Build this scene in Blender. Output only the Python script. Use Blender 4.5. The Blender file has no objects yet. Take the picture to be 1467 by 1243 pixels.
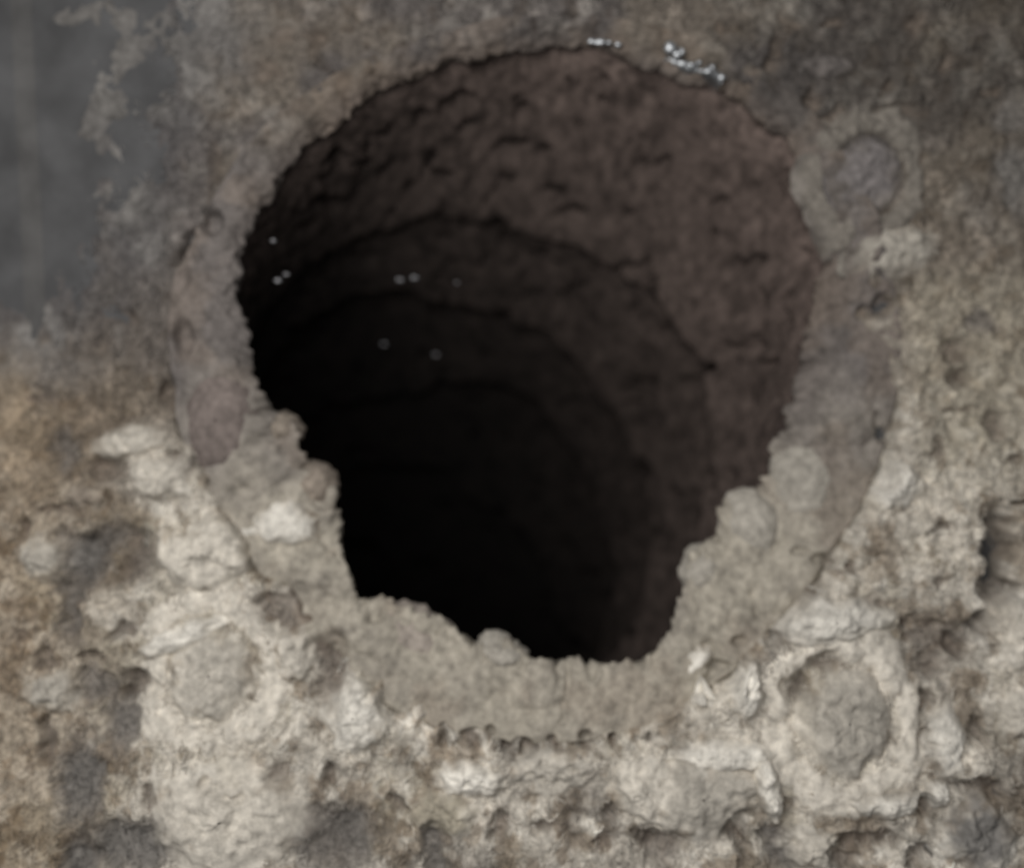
import bpy, math
import numpy as np
R = math.radians
# ------------------------------------------------------------------ camera, world, light
S = 0.163 / 1467.0            # metres per image pixel at the wall (the duct mouth is about 100 mm wide)
CX, CY, DIST = 733.5, 621.5, 1600.0
def P(x, y, h):               # image pixel coordinates: x right, y down, h out of the wall
    return ((x - CX) * S, -h * S, (CY - y) * S)
scn = bpy.context.scene
cam = bpy.data.cameras.new('camera'); co = bpy.data.objects.new('camera', cam)
scn.collection.objects.link(co); scn.camera = co
co.location = P(CX, CY, DIST); co.rotation_euler = (R(90), 0, 0)
cam.sensor_width = 36; cam.lens = 36 * DIST / 1467.0
cam.clip_start = 0.005; cam.clip_end = 50
cam.dof.use_dof = True; cam.dof.focus_distance = (DIST - 270) * S; cam.dof.aperture_fstop = 7.6
w = bpy.data.worlds.new('World'); scn.world = w; w.use_nodes = True
bg = w.node_tree.nodes['Background']; bg.inputs[0].default_value = (.92, .95, 1, 1); bg.inputs[1].default_value = .085
def lamp(name, at, to, size, power, col):
    L = bpy.data.lights.new(name, 'AREA'); L.shape = 'DISK'; L.size = size * S; L.energy = power; L.color = col
    o = bpy.data.objects.new(name, L); scn.collection.objects.link(o); o.location = P(*at)
    from mathutils import Vector
    o.rotation_euler = (Vector(P(*to)) - o.location).to_track_quat('-Z', 'Y').to_euler()
lamp('soft_lamp', (300, 150, 1850), (900, 950, 0), 1700, 0.51, (1, .978, .945))
vs = scn.view_settings; vs.view_transform = 'Standard'; vs.look = 'None'; vs.exposure = 0; vs.gamma = 1

# ------------------------------------------------------------------ noise
def _h(ix, iy, iz, seed):
    n = (ix.astype(np.int64) * 374761393 + iy.astype(np.int64) * 668265263 + iz.astype(np.int64) * 2147483647 + seed * 974634777) & 0xffffffff
    n = ((n ^ (n >> 13)) * 1274126177) & 0xffffffff
    n = ((n ^ (n >> 16)) * 2246822519) & 0xffffffff
    return ((n ^ (n >> 15)) & 0xffff) / 65535.0
def vn(x, y, z=None, seed=0):                       # value noise, 0..1
    x = np.asarray(x, float); y = np.asarray(y, float)
    i = np.floor(x); j = np.floor(y); f = x - i; g = y - j
    f = f*f*f*(f*(f*6-15)+10); g = g*g*g*(g*(g*6-15)+10)
    def lay(k):
        a = _h(i, j, k, seed); b = _h(i+1, j, k, seed); c = _h(i, j+1, k, seed); d = _h(i+1, j+1, k, seed)
        return (a*(1-f)+b*f)*(1-g) + (c*(1-f)+d*f)*g
    if z is None: return lay(np.zeros_like(i))
    z = np.asarray(z, float); k = np.floor(z); t = z - k; t = t*t*(3-2*t)
    return lay(k)*(1-t) + lay(k+1)*t
def fbm(x, y, z=None, seed=0, oct=4, gain=.5):
    s = 0; a = 1; n = 0
    for o in range(oct):
        q = 2.03**o
        s = s + a * vn(x*q + o*17.3, y*q - o*9.1, None if z is None else z*q + o*5.7, seed + o); n += a; a *= gain
    return s / n
def wor(x, y, seed=0):                              # distance to the nearest jittered cell point
    i = np.floor(x); j = np.floor(y); best = np.full(np.shape(x), 9.)
    for a in (-1, 0, 1):
        for b in (-1, 0, 1):
            u = i + a; v = j + b; z0 = np.zeros_like(u)
            px = u + _h(u, v, z0, seed + 51); py = v + _h(u, v, z0, seed + 52)
            best = np.minimum(best, (px-x)**2 + (py-y)**2)
    return np.sqrt(best)
def ss(a, b, x):
    t = np.clip((x-a)/(b-a), 0, 1); return t*t*(3-2*t)
def curds(x, y, size, seed):                        # cauliflower lumps, 0..1
    wx = x + (fbm(x/size*1.1, y/size*1.1, seed=seed+7, oct=2)-.5)*size*.8
    wy = y + (fbm(x/size*1.1, y/size*1.1, seed=seed+9, oct=2)-.5)*size*.8
    d = wor(wx/size, wy/size, seed)
    return np.clip(1 - (d/1.02)**2, 0, 1)**.85

def ramp(y):                                        # the cake of dust is thickest at the foot
    t = np.clip((y-560)/800.0, 0, 3); return 140*t**1.35
# ------------------------------------------------------------------ outline of the mouth
MX, MY = 750.0, 520.0
inner_pts = [(760,60),(900,78),(1045,125),(1140,205),(1190,310),(1178,400),(1160,480),(1150,560),(1118,640),(1108,700),(1045,722),(1030,775),
 (1000,797),(985,850),(966,900),(950,936),(890,962),(830,952),(765,955),(740,928),(690,925),(610,887),(560,872),(510,860),(487,800),
 (478,742),(464,688),(425,660),(415,605),(375,582),(350,530),(352,480),(334,430),(345,365),(370,300),(405,240),(470,178),(560,118),(650,82)]
outer_pts = [(770,28),(930,40),(1070,85),(1170,170),(1250,300),(1290,420),(1297,520),(1275,640),(1210,770),(1110,900),(1000,1000),(900,1050),
 (780,1065),(640,1052),(520,990),(420,880),(325,745),(262,640),(243,500),(252,400),(300,300),(390,180),(520,90),(640,48)]
def radial(pts):
    a = np.array([math.atan2(y-MY, x-MX) for x, y in pts]); r = np.array([math.hypot(x-MX, y-MY) for x, y in pts])
    o = np.argsort(a); a = a[o]; r = r[o]
    a = np.concatenate([a-2*np.pi, a, a+2*np.pi]); r = np.tile(r, 3)
    return lambda t: np.interp(t, a, r)
def fit_outline(pts): return [(CX+(x-CX)*(1-(ramp(y)+12)/DIST), CY+(y-CY)*(1-(ramp(y)+12)/DIST)) for x, y in pts]  # outline in image pixels, scaled toward the camera centre to line up in view
r_in, r_out = radial(fit_outline(inner_pts)), radial(fit_outline(outer_pts))
# ------------------------------------------------------------------ the dust face: height and colour
PALE = np.array((.50,.464,.406)); TAN = np.array((.178,.152,.125)); BROWN = np.array((.13,.105,.086)); MAUVE = np.array((.115,.103,.097)); SLATE = np.array((.165,.157,.147)); WHITE = np.array((.70,.665,.60)); OLIVE = np.array((.36,.325,.26))
# hollows: x, y, rx, ry, depth, slate (1 where older grey dust shows at the bottom)
pits = [(160,454,35,12,16,0),(269,488,13,26,26,0),(307,322,17,19,34,0),(99,640,16,32,22,.6),(160,669,32,14,20,0),(150,772,48,20,26,.6),(125,800,36,42,26,1),
 (211,797,26,34,24,.2),(245,560,11,22,18,0),(254,648,12,10,18,0),(109,867,20,42,30,.7),(181,896,18,12,26,.3),(136,932,18,9,24,0),(143,982,27,27,26,.6),
 (187,1022,28,36,26,.8),(203,974,24,14,28,.2),(68,1060,12,36,28,.2),(118,1115,30,58,30,1),(191,1205,68,36,30,1),(118,1236,24,26,36,1),(402,1102,12,15,16,0),
 (460,1200,36,42,30,.8),(307,1116,16,8,12,0),(341,1130,20,8,14,0),(218,1133,10,12,12,0),(422,868,62,32,24,0),(474,925,24,30,24,.2),(477,970,26,38,24,0),
 (480,1100,12,14,26,0),(637,1046,8,15,34,0),(674,1049,15,9,30,0),(703,1042,7,7,26,0),(749,1060,13,8,30,0),(719,1062,7,6,22,0),(790,1056,7,6,26,0),
 (838,1049,9,7,28,0),(875,1052,7,6,24,0),(916,1047,9,6,22,0),(623,1218,14,38,34,.8),(569,1147,13,9,18,0),(719,1174,13,20,22,0),(777,1181,18,8,20,0),
 (872,1164,13,11,20,0),(920,1186,17,12,26,0),(943,1210,28,26,26,.2),(862,1201,18,8,18,0),(500,1193,40,44,28,.9),(1168,938,19,10,22,0),(1137,974,18,20,20,.2),
 (1056,915,11,8,20,0),(1028,951,15,7,20,0),(1335,912,50,30,16,0),(1328,952,17,17,26,0),(1316,998,12,22,28,0),(1369,924,15,17,26,0),(1421,850,21,42,56,.2),
 (1400,893,17,20,34,.3),(1396,1045,12,12,30,0),(1390,1118,38,15,28,0),(1236,1201,42,9,28,0),(1202,1224,17,12,26,0),(1315,1058,8,15,20,0),(1315,1143,11,13,24,0),
 (1056,1193,13,32,30,0),(1117,1218,32,30,32,.8),(1308,1225,13,13,26,0),(1264,437,15,15,24,0),(1236,448,11,10,16,0),(1257,601,6,12,18,0),(1264,622,8,13,22,0),
 (1362,502,16,13,16,0),(1369,537,12,13,14,0),(1403,465,20,18,10,.6),(1414,611,15,22,20,0),(1441,662,9,9,22,0),(1451,717,16,6,28,0),(1424,785,20,50,70,.1),
 (1335,756,15,5,18,0),(1144,788,14,6,14,0),(1175,799,16,8,16,0),(1203,813,14,7,14,0),(1110,78,14,32,14,0),(1127,31,12,14,10,0),(1270,130,14,10,12,0),
 (1284,164,32,12,14,0),(1206,174,42,14,12,0),(1158,143,14,12,12,0),(1294,198,9,8,10,0),(1315,214,8,20,10,0),(1253,402,11,11,22,0),(1308,34,11,26,10,0),
 (1417,133,10,10,10,0),(1455,256,30,52,14,1),(1451,164,26,26,10,.8),(1190,30,18,8,10,0),(405,52,24,16,8,0),(375,105,26,18,8,0),(455,65,16,12,8,0),(1030,40,14,14,8,0),
 (1357,95,12,9,8,0),(1340,640,10,14,12,0),(1365,590,20,7,10,0),(230,250,14,10,9,0),(205,225,10,14,8,0),(1340,830,12,8,12,0),(30,905,16,9,14,0),(75,935,12,18,18,0),
 (40,760,10,16,14,0),(90,730,26,8,14,0),(60,570,24,8,8,0),(1180,930,10,6,12,0),(1290,880,16,9,12,0),(1240,860,22,7,12,0)]
mounds = [(318,985,135,20),(330,1150,140,22),(1200,1010,150,22),(1180,880,100,20),(520,1015,75,20),(1010,960,70,16),(1050,1060,70,18),(300,790,95,18),(930,1120,80,16),(680,1105,70,14),(1340,760,110,14),(1270,700,70,14),(1440,960,80,18),(225,660,70,14),(1340,1060,60,14)]
mounds = [(*p, q, h) for (*p, q, h) in mounds]
films = [(205,45,70,42),(285,88,40,34),(158,88,42,26),(140,170,26,55),(120,20,50,22),(345,40,50,26),(165,150,30,26),(225,150,34,24),(205,300,30,40)]
def warp(x, y, a=16, sc=26, seed=3):
    return x + (fbm(x/sc, y/sc, seed=seed, oct=3)-.5)*2*a, y + (fbm(x/sc, y/sc, seed=seed+20, oct=3)-.5)*2*a
def fit_to_view(x, y):                                   # image pixel positions, scaled toward the camera centre to line up in the render
    k = 1 - (ramp(np.asarray(y, float)) + 12)/DIST
    return CX + (x-CX)*k, CY + (y-CY)*k
pits = [(*map(float, fit_to_view(p[0], p[1])), *p[2:]) for p in pits]
def face(x, y, full=True):
    """height of the dust face over the wall, and its colour"""
    x = np.asarray(x, float); y = np.asarray(y, float)
    low = ss(480, 760, y - 95*ss(360, 130, x) + 170*(fbm(x/190, y/190, seed=31, oct=3)-.5) + .12*(x-700)*(x > 700))         # thick pale dust below
    big = curds(x, y, 92, 1); mid = curds(x, y, 40, 2); sml = np.clip(.5 + 1.7*(fbm(x/15, y/15, seed=4, oct=3)-.5), 0, 1)
    fine = fbm(x/9, y/9, seed=5, oct=3)
    H = ramp(y) + (7 + 10*low)*big + (6 + 4.5*low)*mid + (4 + 1.5*low)*sml + (8-2.5*low)*(fine-.5) + 10*(fbm(x/140, y/140, seed=8)-.5)
    H = H + 3 + 3*low
    mound = np.zeros_like(x)
    for px, py, rr_, hh_ in mounds:
        g = np.exp(-((x-px)**2 + (y-py)**2)/(rr_*.72)**2); H = H + hh_*g; mound = np.maximum(mound, g)
    # stringy mat of fibres on the right
    m = ss(1260, 1330, x)*ss(360, 430, y)*(1-ss(640, 760, y))
    ang = x*.8 + y*.6 + 60*(fbm(x/70, y/70, seed=12)-.5)
    fib = 1-np.abs(2*vn(ang/15, (x-y)/60, seed=13)-1); fib2 = 1-np.abs(2*vn((x-1.3*y)/17+3*vn(x/60, y/60, seed=15), (x+y)/55, seed=14)-1)
    H = H + m*(9*np.maximum(fib, fib2)-5)
    col_n = fbm(x/75, y/75, seed=41, oct=4); col_m = fbm(x/28, y/28, seed=42, oct=4)
    k = np.clip(low*1.0 + (col_n-.5)*1.1*(.35+low) + (col_m-.5)*.7*(.4+low), 0, 1)[..., None]
    warm = fbm(x/120, y/120, seed=44, oct=3)
    topc = MAUVE + (TAN-MAUVE)*np.clip(ss(.36, .66, warm)*.75 + .45*ss(1050,1350,x) + .3*ss(250, 520, y), 0, 1)[..., None]
    topc = topc*(1-.35*ss(950,1150,x)*ss(-200,0,-y+120))[..., None] if np.ndim(x) else topc
    lowc = PALE + (OLIVE-PALE)*(ss(.52, .7, fbm(x/95, y/95, seed=46))*.8)[..., None]
    lowc = lowc + (WHITE-lowc)*(ss(.56, .74, col_m)*.55)[..., None]
    topc = topc*.9
    C = topc*(1-k) + lowc*k
    C = C + (OLIVE*1.15-C)*(m*.55)[..., None]
    # left strip of the picture is browner
    C = C + (TAN*np.array((1.55,1.38,1.1))-C)*(ss(270, 60, x)*ss(380, 640, y)*.6)[..., None]
    wx, wy = warp(x, y)
    spot = ss(.56, .74, fbm(x/19, y/19, seed=48, oct=3))*low + ss(.6, .75, fbm(x/24, y/24, seed=49, oct=3))*(1-low)*.7
    C = C + (C*np.array((.5, .44, .38))-C)*(np.clip(spot*.7 + .75*low*ss(.55, .68, fbm(x/48, y/48, seed=53, oct=4))*(1-ss(.3, .9, mound)), 0, .9))[..., None]
    C = C + (PALE*1.25-C)*(np.clip(mound*1.5-.25, 0, 1)*np.clip(1.3-spot*1.1, 0, 1)*.75)[..., None]
    lt = ss(.6, .76, fbm(x/26, y/26, seed=50, oct=3))
    C = C*(1+.45*lt*(1-.5*low))[..., None]
    slate = np.zeros_like(x)
    for px, py, rx, ry, dp, sl in pits:
        near = (np.abs(x-px) < rx*2.2+24) & (np.abs(y-py) < ry*2.2+24)
        if not near.any(): continue
        d = np.sqrt(((wx[near]-px)/rx)**2 + ((wy[near]-py)/ry)**2)
        g = ss(1.45, .45, d)
        H[near] -= g*dp*(.9 - .35*(sl > .4))
        if sl: slate[near] = np.maximum(slate[near], g*sl)
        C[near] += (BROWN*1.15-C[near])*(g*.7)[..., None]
    C = C + (SLATE-C)*(slate*.85)[..., None]
    # the dust thins out to the bare sheet at top left
    e = ss(500, 95, x + .36*y + 150*(fbm(x/110, y/160, seed=61, oct=4)-.5))*ss(690, 330, y + 150*(fbm(x/80, y/80, seed=63)-.5))
    e2 = e*(.55 + .9*fbm(x/30, y/45, seed=65, oct=4))
    H = ramp(y) + (H-ramp(y))*(1-.72*ss(0, .55, e)) - 13*ss(.3, 1.0, e2)
    C = C + (np.array((.088,.083,.083))-C)*(ss(.05, .6, e2)*.92)[..., None]
    lg = ss(.5, .72, fbm(x/46, y/60, seed=67, oct=4))*ss(0, .6, e)
    C = C + (np.array((.20,.19,.18))-C)*(lg*.8)[..., None]
    for px, py, rx, ry in films:
        d = np.sqrt(((wx-px)/rx)**2 + ((wy-py)/ry)**2); g = ss(1.5, .3, d + .9*(fbm(x/22, y/30, seed=69, oct=4)-.5))
        H = H + g*e*9; C = C + (np.array((.165,.157,.147))-C)*(g*(.35+.65*e)*.6)[..., None]
    # beside the collar it drops away and lets the collar show
    t = np.arctan2(y-MY, x-MX); r = np.hypot(x-MX, y-MY)
    tp = ss(-.05, -.6, np.sin(t) - .25*np.cos(t)); lip = (r_out(t) - 12)*(1-tp) + (r_in(t)+24)*tp + 14*ss(.3,.9,np.cos(t))*(1-tp) + (30-12*ss(.3,.9,np.cos(t)))*(fbm(x/38, y/38, seed=71, oct=4)-.5)*2
    inn = ss(lip+10, lip-22, r)
    H = H*(1-inn) + (ramp(y)-45)*inn + ss(lip+75, lip+8, r)*ss(lip-14, lip+4, r)*(4+8*low)
    return H, np.clip(C, .01, .9)

# ------------------------------------------------------------------ mesh helpers and materials
def mesh_obj(name, co3, faces, mat, parent=None, cols=None, smooth=True):
    me = bpy.data.meshes.new(name)
    n = len(co3); me.vertices.add(n); me.vertices.foreach_set('co', np.asarray(co3, np.float32).ravel())
    f = np.asarray(faces, np.int32); q = f.shape[1]
    me.loops.add(f.size); me.loops.foreach_set('vertex_index', f.ravel())
    me.polygons.add(len(f)); me.polygons.foreach_set('loop_start', np.arange(0, f.size, q, dtype=np.int32))
    me.polygons.foreach_set('loop_total', np.full(len(f), q, np.int32))
    me.polygons.foreach_set('use_smooth', np.full(len(f), smooth, bool))
    if cols is not None:
        a = me.attributes.new('dust_tint', 'FLOAT_COLOR', 'POINT')
        a.data.foreach_set('color', np.concatenate([cols, np.ones((n, 1))], 1).astype(np.float32).ravel())
    me.update(calc_edges=True); me.validate()
    me.materials.append(mat)
    o = bpy.data.objects.new(name, me); scn.collection.objects.link(o)
    if parent: o.parent = parent
    return o
def PX(x, y, h): return np.stack([(x-CX)*S, -h*S, (CY-y)*S], -1)
def grid_faces(nr, nc, wrap=False):
    i = np.arange(nr-1)[:, None]; j = np.arange(nc if wrap else nc-1)[None, :]; j2 = (j+1) % nc
    return np.stack([i*nc+j, i*nc+j2, (i+1)*nc+j2, (i+1)*nc+j], -1).reshape(-1, 4)
def dust_mat(name, base=None, rough=1.0, var=.35, bump=.3):
    m = bpy.data.materials.new(name); m.use_nodes = True; nt = m.node_tree; N = nt.nodes; L = nt.links
    b = N['Principled BSDF']; b.inputs['Roughness'].default_value = rough; b.inputs['Specular IOR Level'].default_value = .12
    tc = N.new('ShaderNodeTexCoord')
    n1 = N.new('ShaderNodeTexNoise'); n1.inputs['Scale'].default_value = 700; n1.inputs['Detail'].default_value = 6; n1.inputs['Roughness'].default_value = .65
    n2 = N.new('ShaderNodeTexNoise'); n2.inputs['Scale'].default_value = 2600; n2.inputs['Detail'].default_value = 3
    L.new(tc.outputs['Object'], n1.inputs['Vector']); L.new(tc.outputs['Object'], n2.inputs['Vector'])
    mr = N.new('ShaderNodeMapRange'); mr.inputs[1].default_value = .3; mr.inputs[2].default_value = .7; mr.inputs[3].default_value = 1-var; mr.inputs[4].default_value = 1+var
    L.new(n1.outputs['Fac'], mr.inputs[0])
    mx = N.new('ShaderNodeMix'); mx.data_type = 'RGBA'; mx.blend_type = 'MULTIPLY'; mx.inputs[0].default_value = 1
    if base is None:
        at = N.new('ShaderNodeAttribute'); at.attribute_name = 'dust_tint'; L.new(at.outputs['Color'], mx.inputs[6])
    else: mx.inputs[6].default_value = (*base, 1)
    L.new(mr.outputs[0], mx.inputs[7]); L.new(mx.outputs[2], b.inputs['Base Color'])
    bp = N.new('ShaderNodeBump'); bp.inputs['Strength'].default_value = bump; bp.inputs['Distance'].default_value = 4*S
    L.new(n2.outputs['Fac'], bp.inputs['Height']); L.new(bp.outputs[0], b.inputs['Normal'])
    return m
M_dust = dust_mat('dust')
M_duct = dust_mat('duct_dust', None, .95, .4)  # pipe interior dust; its tint also holds painted shade
def metal(name, col, rough, met):
    m = bpy.data.materials.new(name); m.use_nodes = True; N = m.node_tree.nodes; L = m.node_tree.links; b = N['Principled BSDF']
    tc = N.new('ShaderNodeTexCoord'); n = N.new('ShaderNodeTexNoise'); n.inputs['Scale'].default_value = 130; n.inputs['Detail'].default_value = 8
    L.new(tc.outputs['Object'], n.inputs['Vector'])
    cr = N.new('ShaderNodeValToRGB'); cr.color_ramp.elements[0].position = .32; cr.color_ramp.elements[1].position = .7
    cr.color_ramp.elements[0].color = (*[c*.7 for c in col], 1); cr.color_ramp.elements[1].color = (*[min(1, c*1.35) for c in col], 1)
    L.new(n.outputs['Fac'], cr.inputs[0]); L.new(cr.outputs[0], b.inputs['Base Color'])
    b.inputs['Roughness'].default_value = rough; b.inputs['Metallic'].default_value = met
    return m
M_sheet = metal('dull_sheet_metal', (.064,.064,.066), .8, .1)
M_bright = metal('bare_metal', (.5,.52,.54), .48, 1)
M_fleck = metal('dull_fleck', (.2,.2,.21), .42, 1)

# ------------------------------------------------------------------ setting: the sheet-metal wall with its seam
def box(name, x0, x1, y0, y1, h0, h1, mat, parent=None, bev=0):
    v = np.array([P(x, y, h) for h in (h0, h1) for x, y in ((x0, y0), (x1, y0), (x1, y1), (x0, y1))])
    f = [(0,1,2,3),(7,6,5,4),(0,4,5,1),(1,5,6,2),(2,6,7,3),(3,7,4,0)]
    o = mesh_obj(name, v, f, mat, parent, smooth=False)
    if bev:
        b = o.modifiers.new('bevel', 'BEVEL'); b.width = bev*S; b.segments = 3
    return o
def annular_wall():
    n = 96; t = np.arange(n)/n*2*np.pi
    rows = []
    for k, h in ((0, -60), (0, 0), (1, 0)):
        if k == 0: x, y = MX + (r_in(t)*.4+r_out(t)*.6)*np.cos(t), MY + (r_in(t)*.4+r_out(t)*.6)*np.sin(t)
        else:
            c, s = np.cos(t), np.sin(t)
            q = np.minimum(1250/np.maximum(abs(c), 1e-6), 1150/np.maximum(abs(s), 1e-6)); x, y = MX + q*c, MY + q*s
        rows.append(PX(x, y, np.full(n, float(h))))
    return np.concatenate(rows), grid_faces(3, n, True)
v, f = annular_wall()
wall = mesh_obj('wall', v, f[:, ::-1], M_sheet, smooth=False); wall['kind'] = 'structure'
vv = []; N_ = 90
ys = np.linspace(-300, 1500, N_); prof = [(-15, .2), (-7, 2.4), (0, 3.4), (7, 2.4), (15, .2)]
sv = np.stack([PX(30 + .045*ys + dx + 2*(vn(ys/90, ys*0, seed=88)-.5), ys, np.full(N_, float(h))) for dx, h in prof], 1).reshape(-1, 3)
mesh_obj('seam', sv, grid_faces(N_, 5), metal('dusty_seam', (.08,.078,.077), .9, 0), wall)

# ------------------------------------------------------------------ caked dust face (one countless mass)
st = 2.3
gx = np.arange(-230, 1700, st); gy = np.arange(-230, 1480, st)
X, Y = np.meshgrid(gx, gy); H, C = face(X, Y)
# lean of overhanging curds
X2 = X + 1.2*(fbm(X/13, Y/13, seed=91, oct=3)-.5); Y2 = Y + 1.2*(fbm(X/13, Y/13, seed=95, oct=3)-.5)
fc = grid_faces(*X.shape)
rr = np.hypot(X-MX, Y-MY).ravel(); ta = np.arctan2(Y-MY, X-MX); tpa = ss(-.05, -.6, np.sin(ta) - .25*np.cos(ta)); lim = (np.maximum(r_out(ta)-60, .25*r_in(ta)+.75*r_out(ta))*(1-tpa) + (r_in(ta)+6)*tpa).ravel()
fc = fc[(rr[fc] > lim[fc]).any(1)]
used = np.unique(fc); mp = np.full(X.size, -1); mp[used] = np.arange(len(used))
crust = mesh_obj('dust_crust', PX(X2, Y2, H).reshape(-1, 3)[used], mp[fc], M_dust, cols=C.reshape(-1, 3)[used])
crust['kind'] = 'stuff'; crust['label'] = 'thick crumbly crust of pale and brown dust caked over the wall around the duct mouth'; crust['category'] = 'dust'

# lint fibres lying in the dust
rng = np.random.default_rng(5); nf = 70000
fx = rng.uniform(-60, 1530, nf); fy = rng.uniform(-60, 1320, nf)
keep = (np.hypot(fx-MX, fy-MY) > r_out(np.arctan2(fy-MY, fx-MX)) - 6) & (rng.random(nf) < .35 + .65*ss(380, 700, fy) ) & (fx + .35*fy > 250)
fx = fx[keep]; fy = fy[keep]; nf = len(fx)
def samp(A, x, y):
    i = np.clip(((y+230)/st).round().astype(int), 0, A.shape[0]-1); j = np.clip(((x+230)/st).round().astype(int), 0, A.shape[1]-1); return A[i, j]
th = rng.uniform(0, 2*np.pi, nf); ln = rng.uniform(6, 18, nf); bend = rng.normal(0, .9, nf); wd = rng.uniform(.35, .75, nf); lift = rng.uniform(0, 6, nf)
seg = 4; rows = []
for k in range(seg):
    q = k/(seg-1); a = th + bend*q
    px = fx + ln*q*np.cos(th + bend*q*.5); py = fy + ln*q*np.sin(th + bend*q*.5)
    h = samp(H, px, py) + lift*np.sin(np.pi*min(1, q*1.1))*1.2 + .8
    for sgn in (-1, 1): rows.append(PX(px - sgn*wd*np.sin(a), py + sgn*wd*np.cos(a), h + .4*sgn))
V = np.stack(rows, 1).reshape(-1, 3)
b0 = (np.arange(nf)*seg*2)[:, None]
F = np.concatenate([b0 + np.array([[2*k, 2*k+2, 2*k+3, 2*k+1]]) for k in range(seg-1)])
fcol = np.repeat(np.clip(samp(C, fx, fy)*rng.uniform(.75, 1.25, nf)[:, None] + .02, 0, .85), seg*2, 0)
fib_o = mesh_obj('lint_fibre', V, F, M_dust, crust, cols=fcol); fib_o['kind'] = 'stuff'

# ------------------------------------------------------------------ the duct: collar, stepped rings, bolts, bare metal
duct = bpy.data.objects.new('vent_duct', None); scn.collection.objects.link(duct); duct.location = P(MX, MY, 0)
duct['label'] = 'round dust choked duct mouth with dark ringed pipe running back into the wall'; duct['category'] = 'duct'
ORG = np.array(P(MX, MY, 0))
def loc(a): return np.asarray(a).reshape(-1, 3) - ORG
n = 1100; t = np.arange(n)/n*2*np.pi
INN0 = np.array((.12,.101,.09))
def collar():
    top_ = ss(.0, -.5, s_ := np.sin(t)); ri = r_in(t) + top_*(13*(fbm(np.cos(t)*8, np.sin(t)*8, seed=33, oct=4)-.5)*2); ro = r_out(t) + 4
    c, s = np.cos(t), np.sin(t)
    soft = np.clip(.15 + .85*ss(-.2, .5, c*.75 - s*.65), 0, 1)          # worn smooth at the upper right
    us = np.concatenate([np.linspace(0, .25, 12, endpoint=False), np.linspace(.25, 1, 46)])
    rows = []; cols = []
    for u in us:
        if u < .25:
            q = u/.25; r = ri + 26*(1-q)**2 + 3; h = -95*(1-q)**1.2 + (4 - 24*soft)*q
        else:
            q = (u-.25)/.75; r = ri + 3 + (ro-ri-3)*q
            a = 4 - 24*soft
            h = a + (22-12*soft-a)*np.sin(np.clip(q*(2.6-1.3*soft), 0, 1)*np.pi/2)**(.8) - 30*ss(.9, 1.0, q)
        x = MX + r*c; y = MY + r*s
        e = (1-np.abs(u-.25)/.25)*(u < .5) if u < .5 else 0
        low = ss(-.35, .35, s + .0*c) 
        cu = curds(x + h*.7, y + h*.5, 26, 21); cb = curds(x, y + h, 58, 22); fi = fbm(x/9, y/9, h/9, seed=23, oct=3)
        jag = (cu-.55)*(10+12*low)*max(e, 0) + (fi-.5)*12*max(e, .25)
        r2 = r - jag
        edge = max(0, 1-abs(u-.25)/.22); al = t*440
        r2 = r2 - edge*(.45+.55*ss(-.9, -.1, s))*((curds(al, h*.4, 30, 28)-.6)*17 + (curds(al, h*.5, 13, 29)-.6)*9 + (fbm(al/7, h/7, seed=30, oct=2)-.5)*8)
        hh = h + ramp(y) + 24*(cb-.5) + 9*(cu-.5) + 6*(fi-.5) + 22*(fbm(x/90, y/90, seed=27, oct=3)-.5)
        x = MX + r2*c; y = MY + r2*s
        for px, py, rx, ry, dp, sl in pits:
            if abs(math.hypot(px-MX, py-MY)-480) < 120:
                d = np.sqrt(((x-px)/rx)**2+((y-py)/ry)**2); hh = hh - dp*.8*ss(1.3, .5, d)
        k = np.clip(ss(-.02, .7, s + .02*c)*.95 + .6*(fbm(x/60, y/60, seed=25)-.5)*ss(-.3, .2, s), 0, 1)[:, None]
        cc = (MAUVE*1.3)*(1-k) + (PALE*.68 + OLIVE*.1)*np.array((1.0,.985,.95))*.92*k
        top = ss(-.3, -.85, s)[:, None]; _, FCo = face(x + 70*c, y + 70*s); cc = cc*(1-top) + top*FCo; lip_shade = (ss(.62, .2, u)*ss(.25, -.75, s - .35*c))[:, None] if np.ndim(u) == 0 else 0; cc = cc*(1-lip_shade) + INN0*lip_shade  # shade of the pipe painted into the collar's upper inner lip
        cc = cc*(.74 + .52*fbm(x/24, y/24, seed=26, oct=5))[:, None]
        wb = ss(.5, .7, fbm(x/70, y/70, seed=32, oct=4))[:, None]; cc = cc + (TAN*np.array((1.15, 1.05, 1))-cc)*wb*.3
        rows.append(PX(x, y, hh)); cols.append(cc)
    return np.concatenate(rows), grid_faces(len(us), n, True), np.concatenate(cols)
v, f, c = collar()
mesh_obj('collar', loc(v), f, M_dust, duct, c)
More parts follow.
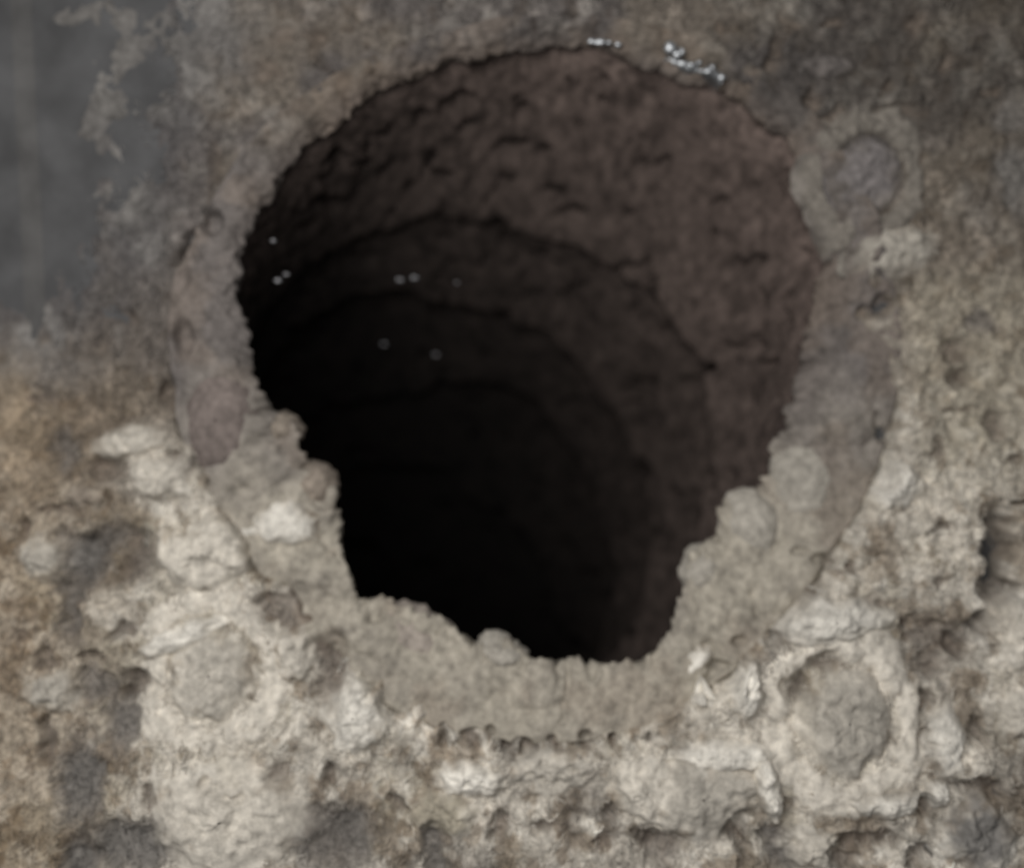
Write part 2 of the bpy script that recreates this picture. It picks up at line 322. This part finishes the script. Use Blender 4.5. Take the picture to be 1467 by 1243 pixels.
# pipe: each length starts wide and narrows to a lip that hides the start of the next one
def axis(d): return MX - .40*d - 0.00015*d*d, MY + 10 + .36*d + .0010*d*d
edges = [8, 225, 335, 450, 575, 715, 880, 1090, 1400]
INN = np.array((.087,.067,.059))
for k in range(len(edges)-1):
    d0, d1 = edges[k], edges[k+1]; L = d1-d0
    us = np.concatenate([np.linspace(0, 1, 34), [1.025, 1.035, 1.0]]); rows = []; cols = []
    m = 560
    tt = np.arange(m)/m*2*np.pi; c, s = np.cos(tt), np.sin(tt)
    for i, u in enumerate(us):
        d = d0 + L*u + (40+10*k)*(fbm(c*1.9+4+k, s*1.9+4, seed=101+k, oct=3)-.5)*2*(u**2)
        ax, ay = axis(d)
        b = ss(0, 230, d)
        base = (r_in(tt)+14 - 4*(k == 0))*(1-b) + 402*b
        low_ = ss(-.15, .5, s - .3*c); base = base + (14 + 60*ss(0, 100, d))*low_*(1-ss(200, 420, d))
        topr = ss(.15, -.5, s - .45*c); base = base - topr*(1-ss(60, 230, d))*(24 - 40*np.exp(-np.maximum(d-8, 0)/16.0))
        r = base + ((19 - 41*u**1.1)*(.35+.9*vn(c*1.5+k*3, s*1.5+7, seed=139) + .5*ss(0, .8, c)) if k else 6 - 12*u**1.5)
        if i >= 34: r = r + (5, 16, 38)[i-34]
        x = ax + r*c - (0 if b.min() >= 1 else 0); y = ay + r*s
        if True:
            x = x*b + (MX + r*c)*(1-b) ; y = y*b + (MY + r*s)*(1-b)
            sx, sy = axis(0); 
        g = curds(tt*r/1.0, d*1.0 + 40*k, 30, 120+k); fi = fbm(x/13, y/13, d/13, seed=131, oct=4); lm = fbm(x/50, y/50, d/50, seed=133, oct=3)
        pit = ss(.66, .77, fbm(x/30, y/30, d/30, seed=135, oct=2))
        nr = (fi-.5)*13 + (lm-.5)*11 + (g-.6)*5 - pit*28
        x = x - nr*c; y = y - nr*s
        rows.append(PX(x, y, -d + (np.maximum(ramp(y)-12, 0)*(1-ss(0, 200, d)))))
        cl = INN*((.02+.8*fbm(x/35, y/35, d/35, seed=137)+1.15*fbm(x/13, y/13, d/13, seed=138, oct=2))*(.82-.74*ss(40, 540, d + 230*ss(.25, -.8, c) + 120*ss(.0, .9, s)*(1-ss(.1, .8, c)) - 95*ss(.3, .95, c))))[:, None]      # shade painted into the colour: darker further in and towards the left
        cl = cl*(1, .66, .5, .42, .36, .3, .3, .3)[k]  # each deeper ring gets more of the painted shade
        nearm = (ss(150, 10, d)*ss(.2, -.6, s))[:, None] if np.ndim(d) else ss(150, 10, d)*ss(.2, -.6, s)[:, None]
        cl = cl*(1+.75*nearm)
        cols.append(cl)
    mesh_obj('duct_ring', loc(np.concatenate(rows)), grid_faces(len(us), m, True), M_duct, duct, np.concatenate(cols))
ds = np.linspace(30, 1408, 40); m = 96; tt = np.arange(m)/m*2*np.pi; rows = []
for d in ds:
    ax, ay = axis(d); b = ss(0, 230, d); q = ((r_in(tt)+14)*(1-b) + 402*b) + 62
    rows.append(PX((ax-MX)*b + MX + q*np.cos(tt), (ay-MY)*b + MY + q*np.sin(tt), np.full(m, -d) + np.maximum(ramp(MY+q*np.sin(tt))-12, 0)*(1-ss(0, 200, d))))
mesh_obj('duct_wall', loc(np.concatenate(rows)), grid_faces(len(ds), m, True), M_duct, duct, np.repeat((.4-.35*ss(30, 300, ds))[:, None]*INN[None, :], m, 0))  # same painted shade, darkening with depth
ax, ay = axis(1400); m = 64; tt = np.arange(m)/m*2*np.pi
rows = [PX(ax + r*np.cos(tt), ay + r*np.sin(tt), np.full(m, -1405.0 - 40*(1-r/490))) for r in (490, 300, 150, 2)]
mesh_obj('duct_end', loc(np.concatenate(rows)), grid_faces(4, m, True), M_duct, duct, np.tile(INN*.06, (4*m, 1)))  # near-black colour painted as the shade of the depth

def dome(name, x, y, rx, ry, hgt, tint, mat=M_dust, parent=None, rot=0., seed=0, base=None, rough=1., flat=.0, sink=5, nr=26, na=84, ragged=.42):
    """a closed lump, noise-shaped, bedded in the surface under it"""
    tt = np.arange(na)/na*2*np.pi; q = np.linspace(0.02, 1, nr)[:, None]
    out = 1 + ragged*2*(fbm(np.cos(tt)*1.6+seed*3.1, np.sin(tt)*1.6+seed*1.7, seed=201, oct=4)-.5)
    out = 1 + (out-1)*q**1.5
    lx = q*rx*np.cos(tt)*out; ly = q*ry*np.sin(tt)*out
    hgt = hgt*.7; rx = rx*(1.18 if base is None else 1); ry = ry*(1.18 if base is None else 1); x, y = map(float, fit_to_view(x, y)); cr, sr = math.cos(rot), math.sin(rot)
    gx = x + lx*cr - ly*sr; gy = y + lx*sr + ly*cr
    prof = (1-q**2)**.8
    prof = prof*(1-flat) + flat*ss(1.0, .6, q)
    FH, FC = face(gx, gy)
    t2 = np.arctan2(gy-MY, gx-MX); r2 = np.hypot(gx-MX, gy-MY); ins = ss(r_out(t2)-10, r_out(t2)-40, r2)
    B = FH*(1-ins) + (ramp(gy)+20)*ins if base is None else ramp(gy) + base
    B = B*(1-.35*flat) + (ramp(gy)+18)*.35*flat
    rel = rough*(8*(curds(gx, gy, 30, 301+seed % 5)-.6) + 8*(fbm(gx/15, gy/15, seed=307, oct=3)-.5) + 3.5*(fbm(gx/8, gy/8, seed=305, oct=2)-.5))
    top = B - sink + (hgt+sink)*prof + rel*np.minimum(1, (1-q)*(3 if base is None else 6)+(.1 if base is None else .6))
    jx = rough*2*(fbm(gx/10, gy/10, seed=311, oct=3)-.5)*2*q; jy = rough*2*(fbm(gx/10, gy/10, seed=317, oct=3)-.5)*2*q
    T = PX(gx+jx, gy+jy, top)
    qb = np.array([.97, .7, .35, .02])[:, None]
    out = out[-1:]
    bx = x + (qb*rx*np.cos(tt)*out)*cr - (qb*ry*np.sin(tt)*out)*sr; by = y + (qb*rx*np.cos(tt)*out)*sr + (qb*ry*np.sin(tt)*out)*cr
    Bt = PX(bx, by, B[-1:, :]*np.ones_like(qb) - sink - .55*(hgt+sink)*np.sqrt(1-qb**2))
    V = np.concatenate([T, Bt]).reshape(-1, 3)
    kk = (.84 + .32*fbm(gx/24, gy/24, seed=321, oct=4))[..., None]*np.asarray(tint)
    if base is None:
        ed = ss(1.05, .35, q + .6*(fbm(gx/16, gy/16, seed=323, oct=3)-.5))[..., None]*(1-.0*ins[..., None])
        kk = kk*ed + FC*(1-ed)
    cc = np.concatenate([kk.reshape(-1, 3), np.tile(np.asarray(tint), (4*na, 1))])
    F = grid_faces(nr+4, na, True)
    if parent: V = V - ORG
    return mesh_obj(name, V, F, mat, parent, cols=cc)

# bolt heads, caked over
for i, (x, y, r1, r2, tr, tb, lab) in enumerate([
  (1242, 252, 58, 70, np.array((.19,.172,.15)), np.array((.175,.16,.157)), 'bolt head at upper right, a smooth mauve grey disc in a ring of tan dust'),
  (1200, 1022, 80, 84, PALE*1.25, PALE*.72, 'bolt head at lower right, buried under a crumbling pale ring of dust'),
  (312, 958, 76, 76, PALE*1.15, PALE*.85, 'bolt head at lower left, a low grey mound in pale dust')]):
    b = dome('bolt_head', x, y, r1*(.98 if i == 0 else .9), r2*.95, (14, 40, 26)[i], tb, parent=duct, seed=40+i, rough=.6 if i == 0 else 1.0, flat=.45, ragged=.07 if i == 0 else .22); b['label'] = lab
    # ring of dust round the head: a child of the head
    na, nr = 130, 26; tt = np.arange(na)/na*2*np.pi; q = np.linspace(0, 1, nr)[:, None]
    cx, cy = map(float, fit_to_view(x, y))
    w1 = r1*(.66 + .3*fbm(np.cos(tt)*2+i*5, np.sin(tt)*2, seed=331, oct=4)); w2 = r1*(1.15 + .95*(fbm(np.cos(tt)*1.7+9+i, np.sin(tt)*1.7, seed=333, oct=4)))
    rq = w1 + (w2-w1)*q
    gx = cx + rq*np.cos(tt); gy = cy + rq*np.sin(tt)*r2/r1
    FH, FC = face(gx, gy)
    bump_ = np.sin(np.clip(q, 0, 1)**.75*np.pi)
    hh = np.maximum(FH, ramp(gy)+8) + (5+16*fbm(np.cos(tt)*3+i, np.sin(tt)*3, seed=334, oct=3))*(.35 if i == 0 else .4)*bump_ - 10*(1-bump_)**2 + 9*(fbm(gx/18, gy/18, seed=335, oct=3)-.5) + 4*(fbm(gx/8, gy/8, seed=337)-.5)
    ed = np.clip(bump_*1.3 + .7*(fbm(gx/18, gy/18, seed=338, oct=3)-.5), 0, 1)[..., None]
    cc = (.82+.36*fbm(gx/22, gy/22, seed=339))[..., None]*tr*ed + FC*(1-ed)
    ring = mesh_obj('dust_ring', loc(PX(gx, gy, hh)), grid_faces(nr, na, True), M_dust, b, cc.reshape(-1, 3))

# bare wet-looking metal showing at the upper edge of the mouth, and flecks in the pipe
def bead(name, x, y, h, rx, ry, parent, seed, mat=M_bright):
    a, b = 10, 14; th = np.linspace(.05, np.pi-.05, a)[:, None]; ph = np.arange(b)/b*2*np.pi
    k = 1 + .6*(fbm(np.cos(ph)*2+seed, np.sin(ph)*2+th*2, seed=401)-.5)*2
    gx = x + rx*np.sin(th)*np.cos(ph)*k; gy = y + ry*np.sin(th)*np.sin(ph)*k; hh = h + .7*min(rx, ry)*np.cos(th)*np.ones_like(ph)
    V = PX(gx, gy, hh).reshape(-1, 3) - ORG
    return mesh_obj(name, V, grid_faces(a, b, True), mat, parent)
tt = np.linspace(-1.135, -.955, 60); rr0 = r_in(tt) + 8
rows = []
for dr, h in ((-9, -22), (-6, -4), (0, 6), (7, 4), (10, -14)):
    j = 3*(vn(tt*90, tt*0+h, seed=403)-.5)*2
    rows.append(PX(MX + (rr0+dr+j)*np.cos(tt), MY + (rr0+dr+j)*np.sin(tt), np.full(60, float(h)) + 6*(vn(tt*70, tt*0+dr, seed=404)-.5)))
e = mesh_obj('bare_edge', loc(np.concatenate(rows)), grid_faces(5, 60), M_bright, duct); e['label'] = 'short stretch of bare shiny metal along the upper right edge of the mouth'
for i, (x, y, h, rx, ry) in enumerate([(847,65,16,6,4),(859,67,18,9,5),(871,66,14,5,3),(884,69,14,5,4),(957,74,16,9,10),(968,83,14,8,7),(975,79,14,5,6),(990,97,12,6,4),(1000,94,12,4,4),(1013,106,12,8,6),(1019,101,12,4,5),(1032,115,12,6,5)]):
    bead('metal_fleck', x, y, h, rx, ry, e, i)
for i, (x, y, d, r) in enumerate([(391,345,30,4),(398,402,60,5),(410,393,60,4),(573,401,150,5),(594,398,150,6),(655,405,160,3),(550,493,280,4),(625,508,290,4)]):
    q = (DIST + d)/DIST  # image pixel position, scaled out from the camera centre to line up at depth
    bead('metal_fleck', CX + (x-CX)*q, CY + (y-CY)*q, -d, r*1.25, r*.7, duct, 20+i, M_fleck)

# ------------------------------------------------------------------ clumps of dust that can be lifted off
def clump(x, y, rx, ry, hgt, tint, label, rot=0., name='dust_clump', **kw):
    o = dome(name, x, y, rx, ry, hgt, tint, rot=rot, seed=int(x*7+y) % 97, **kw)
    o['label'] = label; o['category'] = 'dust clump'; o['group'] = 'clumps of dust around the duct mouth'
    return o
LIP = dict(base=8, sink=22, ragged=.3)
clump(191,632,66,28,24,PALE*.95,'long pale dust clump left of the mouth, just above a brown hollow',-.12)
clump(239,686,48,38,26,PALE*.98,'rounded pale dust clump touching the smooth left side of the collar')
clump(126,708,33,21,18,TAN*1.3,'small tan dust clump at the left, above the widest dark grey hollow')
clump(68,797,38,42,20,PALE*.8,'tan dust clump near the left edge, beside the dark grey hollow')
clump(80,985,46,34,20,PALE*.8,'flat tan dust clump near the left edge, left of two dark hollows')
clump(307,787,86,50,30,PALE*1.05,'broad pale dust clump below the left end of the collar')
clump(410,748,60,42,34,WHITE*.85,'whitish dust clump on the lower left lip of the mouth',.1)
clump(272,903,82,24,26,WHITE*.9,'slanting whitish dust ridge above the lower left bolt',-.38)
clump(428,934,34,42,24,PALE*1.05,'upright pale dust clump right of the lower left bolt')
clump(330,1158,122,74,26,PALE*1.02,'largest pale dust mound, at the bottom under the lower left bolt')
clump(514,1014,52,52,26,WHITE*.85,'soft whitish dust clump left of the row of small dark holes')
clump(671,1106,60,28,28,WHITE*1.05,'bright white dust clump under the row of small dark holes')
clump(787,1097,66,34,16,PALE*.92,'low grey beige dust clump right of the bright white one under the mouth')
clump(923,1123,56,42,26,PALE*1.1,'cream dust clump below the right end of the row of small holes')
clump(633,1158,56,38,16,OLIVE*.95,'olive brown dust clump below the bright white one')
clump(1001,1132,86,58,30,PALE*.78,'smooth beige dome of dust left of the lower right bolt',rough=.5)
clump(1028,1072,74,22,30,WHITE*.95,'white dust ridge along the top of the smooth beige dome',-.05)
clump(1097,1125,19,56,36,WHITE,'narrow white dust ridge between the beige dome and the lower right bolt',-.25)
clump(1001,962,26,50,26,WHITE*.98,'white upright dust clump at the foot of the lower right lip',.12)
clump(1062,980,26,52,26,WHITE*.98,'white upright dust strip left of the lower right bolt')
clump(1178,880,96,38,28,WHITE*.85,'broad whitish dust clump above the lower right bolt',-.08)
clump(1342,1050,33,48,26,WHITE*.85,'pale dust clump right of the lower right bolt')
clump(1332,1126,19,21,22,WHITE*.95,'small white dust ball below right of the lower right bolt')
clump(1262,1142,62,20,22,WHITE*.85,'flat whitish dust ridge along the foot of the lower right bolt',-.1)
clump(1158,1208,52,32,24,PALE,'pale dust clump at the bottom edge, below the lower right bolt')
clump(1395,1185,56,56,22,SLATE*1.2,'dark grey rounded dust clump in the bottom right corner')
clump(1444,905,46,54,28,PALE*1.15,'cream dust clump at the right edge, beside a deep dark crack')
clump(1444,1014,32,40,22,PALE*1.05,'cream dust clump at the right edge, above a small round dark hole')
clump(1266,694,48,42,20,WHITE*.9,'smooth white dust clump against the right side of the collar',rough=.9)
clump(1282,360,78,42,14,PALE*.75,'pale greenish wedge of dust under the upper right bolt',-.3,rough=.8,ragged=.22)
clump(1185,95,42,26,12,MAUVE*1.15,'brown dust clump at upper right, between the mouth and the upper right bolt')
clump(1160,692,54,74,30,PALE*.68,'tall smooth beige lobe of dust on the right lip of the mouth',.15,rough=.5,**LIP)
clump(1084,756,48,56,32,PALE*.74,'rounded beige lobe of dust on the lower right lip, under the tall lobe',rough=.6,**LIP)
clump(1012,818,34,38,26,PALE*.74,'small beige lobe of dust lowest on the lower right lip',rough=.7,**LIP)
clump(584,916,66,46,28,np.array((.31,.272,.238)),'broad brown dust clump on the bottom left lip of the mouth',.25,**LIP)
clump(720,940,38,26,30,PALE*.75,'small knob of dust standing up on the bottom lip of the mouth',.2,**LIP)
clump(402,614,27,26,24,np.array((.25,.215,.178)),'small brown crumb of dust jutting from the left lip of the mouth',**LIP)
clump(450,694,34,36,28,np.array((.26,.222,.185)),'brown dust clump on the left lip, above the whitish one',**LIP)
p = clump(318,602,54,86,34,np.array((.17,.142,.13)),'smooth oval mauve patch of packed dust on the left side of the collar',rough=.3,base=26,sink=14,ragged=.08,flat=.25)
